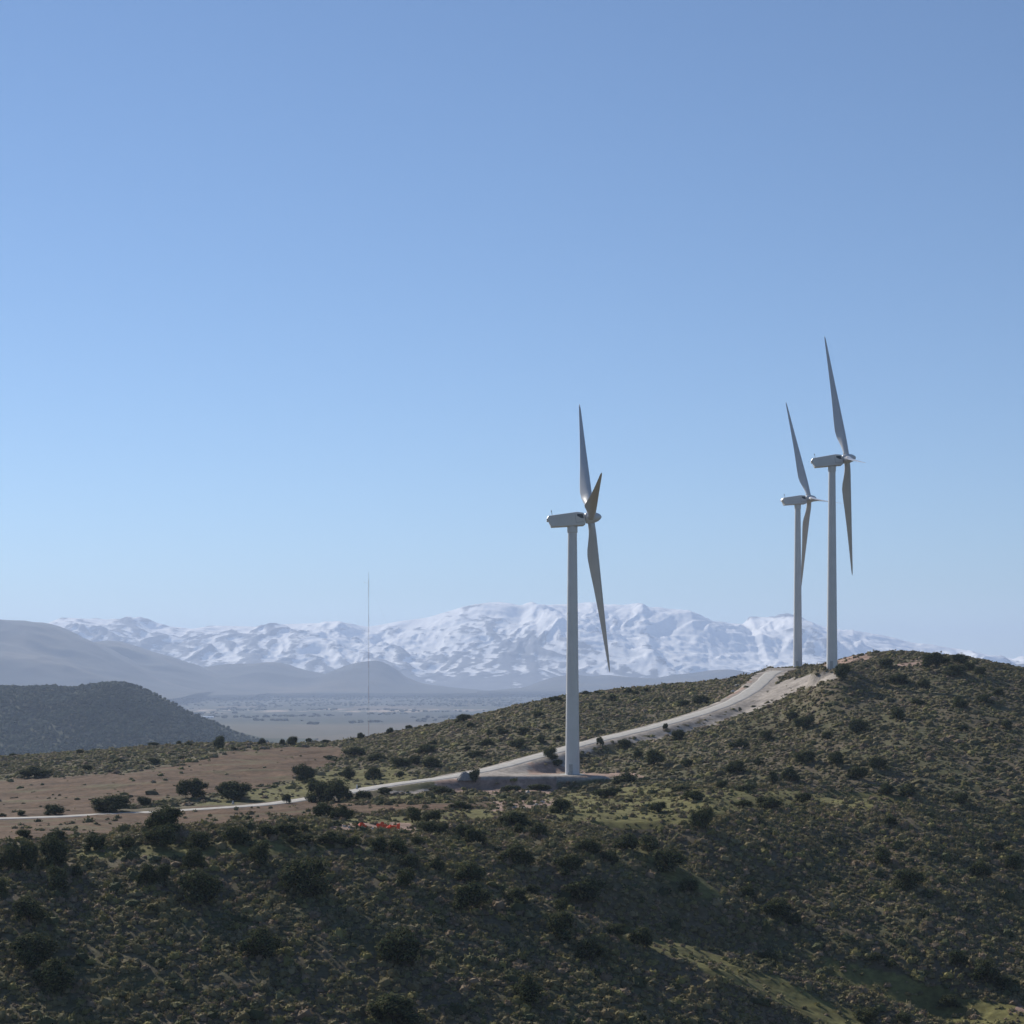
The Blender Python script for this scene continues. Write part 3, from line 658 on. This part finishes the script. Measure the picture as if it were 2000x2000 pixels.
# (x, base row, width px, height px) in photo pixels, per place
B = {
 'left end of the far scrub ridge': [(25,1480,18,8),(69,1519,69,22),(156,1474,22,9),(170,1507,22,13),(232,1492,25,11),(299,1494,25,13),(355,1485,18,8)],
 'skyline left of the mast': [(300,1458,25,8),(350,1458,13,11),(368,1459,16,10),(429,1467,33,28),(456,1467,12,9),(511,1456,18,14),(551,1458,13,14),(571,1458,27,19),(603,1453,14,11),(636,1451,22,6),(685,1449,18,6)],
 'skyline between mast and near turbine': [(705,1445,16,13),(724,1443,20,6),(763,1434,17,13),(799,1425,18,9),(832,1422,13,7),(906,1411,33,16),(1085,1373,36,13)],
 'skyline between near turbine and road top': [(1143,1358,25,8),(1165,1356,14,6),(1194,1371,22,14),(1227,1356,22,12),(1242,1358,18,8),(1263,1351,15,6),(1434,1327,14,6)],
 'green slope behind the road, upper row': [(919,1423,18,12),(955,1438,16,13),(980,1436,33,13),(1022,1434,27,13),(1053,1400,22,11),(1067,1424,18,9),(1333,1382,25,14),(1369,1376,33,18)],
 'green slope behind the road, middle row': [(846,1456,22,9),(832,1472,43,18),(950,1460,31,18),(1013,1463,34,18),(1058,1453,22,14),(1090,1447,14,9),(930,1480,36,14),(912,1468,20,10)],
 'green slope behind the road, lower row': [(692,1480,49,20),(645,1485,29,9),(739,1487,40,16),(778,1501,47,22),(810,1494,33,18),(843,1501,40,22),(781,1520,18,13),(678,1523,40,24),(727,1523,40,27)],
 'brown field above the road': [(592,1525,53,33),(609,1534,32,14),(377,1561,65,40),(455,1563,90,37),(217,1587,92,36),(279,1576,31,20),(107,1592,43,22),(43,1594,25,9),(5,1596,18,7)],
 'where the gravel road disappears': [(560,1570,20,18),(625,1566,55,42),(662,1568,60,47),(709,1565,43,20),(749,1552,36,13)],
 'brown field below the road': [(322,1625,83,50),(635,1603,60,34),(668,1603,48,30)],
 'foot of the turbine pad': [(929,1533,24,26),(864,1551,51,16),(813,1563,29,8),(998,1547,40,12),(1052,1545,51,13),(1190,1558,54,20),(1226,1569,22,8),(1222,1533,62,25),(896,1581,47,17)],
 'bank between road and near turbine': [(1075,1483,28,24),(1089,1498,25,14),(1172,1458,17,17)],
 'left hedge row before the lower field': [(49,1639,40,18),(110,1650,50,29),(185,1661,51,31),(250,1655,51,22),(315,1654,80,40),(384,1657,58,33)],
 'right hedge row before the lower field': [(457,1650,62,36),(522,1636,47,25),(565,1634,51,25),(594,1625,22,15),(587,1648,65,18),(649,1650,58,25),(690,1656,40,22)],
 'left edge of foreground slope': [(18,1704,50,54),(58,1704,50,60),(105,1693,58,58),(109,1744,60,50),(152,1715,26,25),(3,1753,25,38),(54,1804,75,50),(65,1885,95,62),(105,1938,95,66)],
 'foreground slope, middle left': [(286,1730,44,45),(319,1730,36,40),(379,1697,42,42),(509,1693,60,48),(594,1748,96,75),(388,1763,88,62),(297,1786,25,16),(507,1875,90,62)],
 'slope below the orange netting': [(740,1666,40,32),(777,1670,48,30),(815,1650,30,16),(853,1706,33,33),(802,1697,40,28),(791,1732,56,36)],
 'scrub around the orange netting': [(806,1608,48,30),(846,1608,44,26),(835,1627,38,22),(864,1630,36,22),(904,1641,48,30),(925,1652,48,33)],
 'foreground slope, middle': [(918,1725,72,40),(925,1783,80,56),(1009,1764,44,30),(1040,1750,30,22),(1012,1692,69,46),(780,1882,92,70),(1096,1833,70,54),(1095,1785,42,30)],
 'bottom edge of the picture': [(770,2000,110,58),(1030,1962,72,58),(1154,1884,62,48),(1255,1851,52,42),(1205,1828,40,22),(1699,1998,54,29),(1767,2004,40,22),(1854,1971,40,25)],
 'green shelf below the near turbine': [(1094,1590,42,31),(1005,1615,69,30),(1012,1627,34,18),(1052,1637,38,26),(1284,1587,42,20),(1146,1667,54,30),(1190,1685,42,22)],
 'gully below the green shelf': [(1225,1662,60,34),(1268,1668,62,34),(1114,1710,65,40),(1306,1703,65,46),(1146,1761,80,47),(1343,1746,44,29),(1376,1621,51,44)],
 'hilltop right of the turbines': [(1644,1328,46,31),(1731,1306,44,20),(1757,1338,47,22),(1804,1346,25,20),(1829,1306,58,30),(1876,1298,34,22),(1865,1320,44,22),(1893,1312,24,18),(1916,1320,26,17)],
 'top of the right hand slope': [(1949,1360,25,16),(1925,1375,32,20),(1872,1385,40,25),(1793,1378,29,13),(1753,1407,40,26),(1880,1430,22,13),(1967,1425,26,18)],
 'slope just below the road bend': [(1445,1391,9,8),(1546,1407,29,18),(1575,1425,47,27),(1677,1432,43,27),(1499,1447,29,22),(1443,1465,40,22),(1615,1447,25,18),(1325,1447,29,22),(1372,1440,22,11),(1300,1428,12,14)],
 'slope right of the near turbine': [(1220,1462,32,18),(1245,1483,25,22),(1278,1498,47,32),(1481,1496,22,16),(1438,1512,44,26),(1329,1548,44,13),(1354,1563,47,18),(1409,1541,33,16),(1459,1548,40,16),(1340,1500,30,18)],
 'middle of the right hand slope': [(1573,1494,47,29),(1633,1496,36,27),(1715,1505,40,26),(1546,1527,40,27),(1510,1534,29,26),(1673,1523,44,26),(1731,1552,33,22),(1775,1556,47,26)],
 'crest of the second spur': [(1503,1581,51,26),(1568,1570,40,22),(1452,1578,40,14),(1876,1574,40,25),(1738,1614,33,18)],
 'lower right slope': [(1720,1692,51,36),(1775,1735,62,38),(1949,1663,29,18),(1916,1714,47,33),(1981,1703,36,33),(1517,1793,62,38),(1554,1808,33,22),(1459,1754,36,22)],
 'ravine in bottom right corner': [(1499,1884,44,25),(1709,1877,36,16),(1742,1891,32,18),(1872,1891,40,33),(1927,1920,62,47),(1970,1931,44,25)],
}
ORD = ['leftmost', 'second from left', 'third from left', 'fourth from left', 'fifth from left', 'sixth from left', 'seventh from left', 'eighth from left', 'ninth from left', 'tenth from left', 'eleventh from left']
TREES = set()
first = True; cnt = 0
for place_, L_ in B.items():
    L_ = sorted(L_); big = max(L_, key=lambda q: q[2]*q[3])
    for k_, (x, s, wp, hp) in enumerate(L_):
        X_, Y_, Z_ = hit(x, s-1.0)
        sc = Y_/F; wm = wp*sc*1.12; hm_ = hp*sc*1.18
        asp = wp/hp
        shape = 'broad low' if asp > 2.1 else ('upright' if asp < 1.15 else 'rounded')
        od = 'rightmost' if k_ == len(L_)-1 and k_ > 0 else ORD[k_]
        size_w = 'large' if (q_ := wp*hp) > 3200 else ('small' if q_ < 500 else 'dark')
        lab = f'{size_w} {shape} bush, {od}, {place_}'
        root = empty('bush', (X_, Y_, Z_-.03*hm_), random.uniform(0, 6.28)); root.scale = (wm, wm*random.uniform(.8, 1.0), hm_)
        tag(root, lab, 'bush', 'evergreen bushes on the hillsides')
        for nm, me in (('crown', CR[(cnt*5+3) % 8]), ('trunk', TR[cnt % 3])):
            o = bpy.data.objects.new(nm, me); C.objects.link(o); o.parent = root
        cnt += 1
print('bushes', cnt)

# ------------------------------------------------------------------ small things
def lump(name, x, s, wd, ht_, m, label, cat, seed, group=None, dep=None, spike=.25, sub=2):
    r = np.random.default_rng(seed); v, f = ico(sub); v = v*(1+r.normal(0, spike*.4, (len(v), 1))); v = v*(1+spike*fbm(v[:, 0]*1.7+seed, v[:, 1]*1.7+v[:, 2], 2, seed))[:, None]
    X_, Y_, Z_ = hit(x, s); wm = wd*Y_/F; hm_ = ht_*Y_/F; dm = dep*Y_/F if dep else wm*.8
    v[:, 2] = np.maximum(v[:, 2], -.15); v = v*np.array((wm/2, dm/2, hm_))
    o = link(name, npmesh(name, v, f, False), m); o.location = (X_, Y_, Z_); tag(o, label, cat, group); return o
G = 'orange netting dumped on the grass'
lump('netting', 707, 1616, 20, 7, M_ORANGE, 'dull orange plastic netting heap, left of the brighter ones', 'netting', 1, G, spike=.6)
lump('netting', 745, 1619, 17, 11, M_ORANGE, 'tallest bright orange plastic netting heap on the grass', 'netting', 2, G, spike=.6)
lump('netting', 763, 1619, 15, 7, M_ORANGE, 'low orange netting heap right beside the tallest one', 'netting', 3, G, spike=.6)
lump('netting', 778, 1619, 6, 10, M_ORANGE, 'narrow upright scrap of orange netting at the right end', 'netting', 4, G, spike=.5)
for k_, (x, s, a_, b_, lb) in enumerate([(672, 1615, 8, 4, 'white boulder left of the orange netting, left one of a pair'), (682, 1617, 6, 4, 'white boulder left of the orange netting, right one of a pair'),
        (1031, 1550, 9, 6, 'single white boulder on the grass below the turbine pad'), (1000, 1578, 22, 3, 'long flat pale rock slab on the green shelf'), (1025, 1580, 14, 3, 'flat pale rock slab right of the long one on the green shelf'),
        (1047, 1573, 10, 4, 'pale rock behind the flat slabs on the green shelf'), (1060, 1568, 9, 4, 'pale rock nearest the round bush on the green shelf'), (728, 1620, 8, 3, 'small pale stone in front of the orange netting'),
        (1432, 1352, 10, 4, 'reddish white stone beside the upper road, lower one'), (1440, 1341, 13, 5, 'reddish white stone beside the upper road, upper one'), (780, 1623, 6, 3, 'white stone at the right end of the orange netting'),
        (830, 1546, 5, 3, 'small white stone on the pale track under the road bank')]):
    lump('rock', x, s, a_, b_, M_ROCK, lb, 'rock', 20+k_, 'pale rocks', spike=.35, sub=1)
lump('gravel_pile', 908, 1523, 26, 15, M_GREYROCK, 'grey heap of gravel at the road fork beside a bush', 'gravel pile', 50, spike=.10, sub=3)
for v_ in C.objects['gravel_pile'].data.vertices:
    q_ = max(v_.co.z, 0)/2.2; v_.co.x *= 1.25-.55*min(q_, 1.4); v_.co.y *= 1.25-.55*min(q_, 1.4)
def post(x, s, hpx, label):
    X_, Y_, Z_ = hit(x, s); t = empty('marker_post', (X_, Y_, Z_)); tag(t, label, 'marker post', 'white posts along the road')
    h_ = hpx*Y_/F; MB().tube((0, 0, -.2), (0, 0, h_), .16, .14).build('post', M_MWHITE, t); MB().lathe([(.35, -.1), (.35, .25), (.2, .35)], 12).build('foot', M_CONC, t)
post(697, 1542, 9, 'white post at the road edge where the road goes behind the bushes')
post(455, 1571, 7, 'white post beside the straight lower stretch of road')
# hoop barrier at the road crest
X_, Y_, Z_ = hit(1503, 1313); Z_ = float(sample(Z, X_, Y_+6)); t = empty('barrier', (X_, Y_+6, Z_)); tag(t, 'pale rounded metal barrier at the top of the road left of the far turbine', 'barrier')
mb = MB(); pts = [(-1.6, 0, 0), (-1.6, 0, 1.4), (-1.2, 0, 1.8), (1.2, 0, 1.8), (1.6, 0, 1.4), (1.6, 0, 0)]
for a_, b_ in zip(pts, pts[1:]): mb.tube(a_, b_, .06)
mb.build('frame', M_STEEL, t); mb = MB()
for k_ in range(7): mb.tube((-1.35+.45*k_, 0, .15), (-1.35+.45*k_, 0, 1.7), .02, n=5)
mb.tube((-1.6, 0, .15), (1.6, 0, .15), .03).build('mesh_bars', M_STEEL, t)
# long white farm shed in the valley
Ysh = 7650; X_ = (407-1000)*Ysh/F; Z_ = float(sample(Z, X_, Ysh))
t = empty('farm_shed', (X_, Ysh, Z_), R(8)); tag(t, 'long low bright white shed standing alone in the valley', 'shed')
MW = plain('white_sheet', (.85, .85, .85), .5, .03)
MB().box((0, 0, 2.2), (42, 13, 4.4)).build('wall', MW, t)
MB().add([(-21.6, -7, 4.4), (21.6, -7, 4.4), (21.6, 0, 7.4), (-21.6, 0, 7.4), (-21.6, 7, 4.4), (21.6, 7, 4.4)], [(0, 1, 2, 3), (3, 2, 5, 4), (0, 3, 4), (1, 5, 2), (0, 4, 5, 1)]).build('roof', MW, t)
mb = MB()
for k_ in range(3): mb.box((-14+14*k_, -6.53, 1.7), (4, .1, 3.2))
mb.build('door', M_STEEL, t)
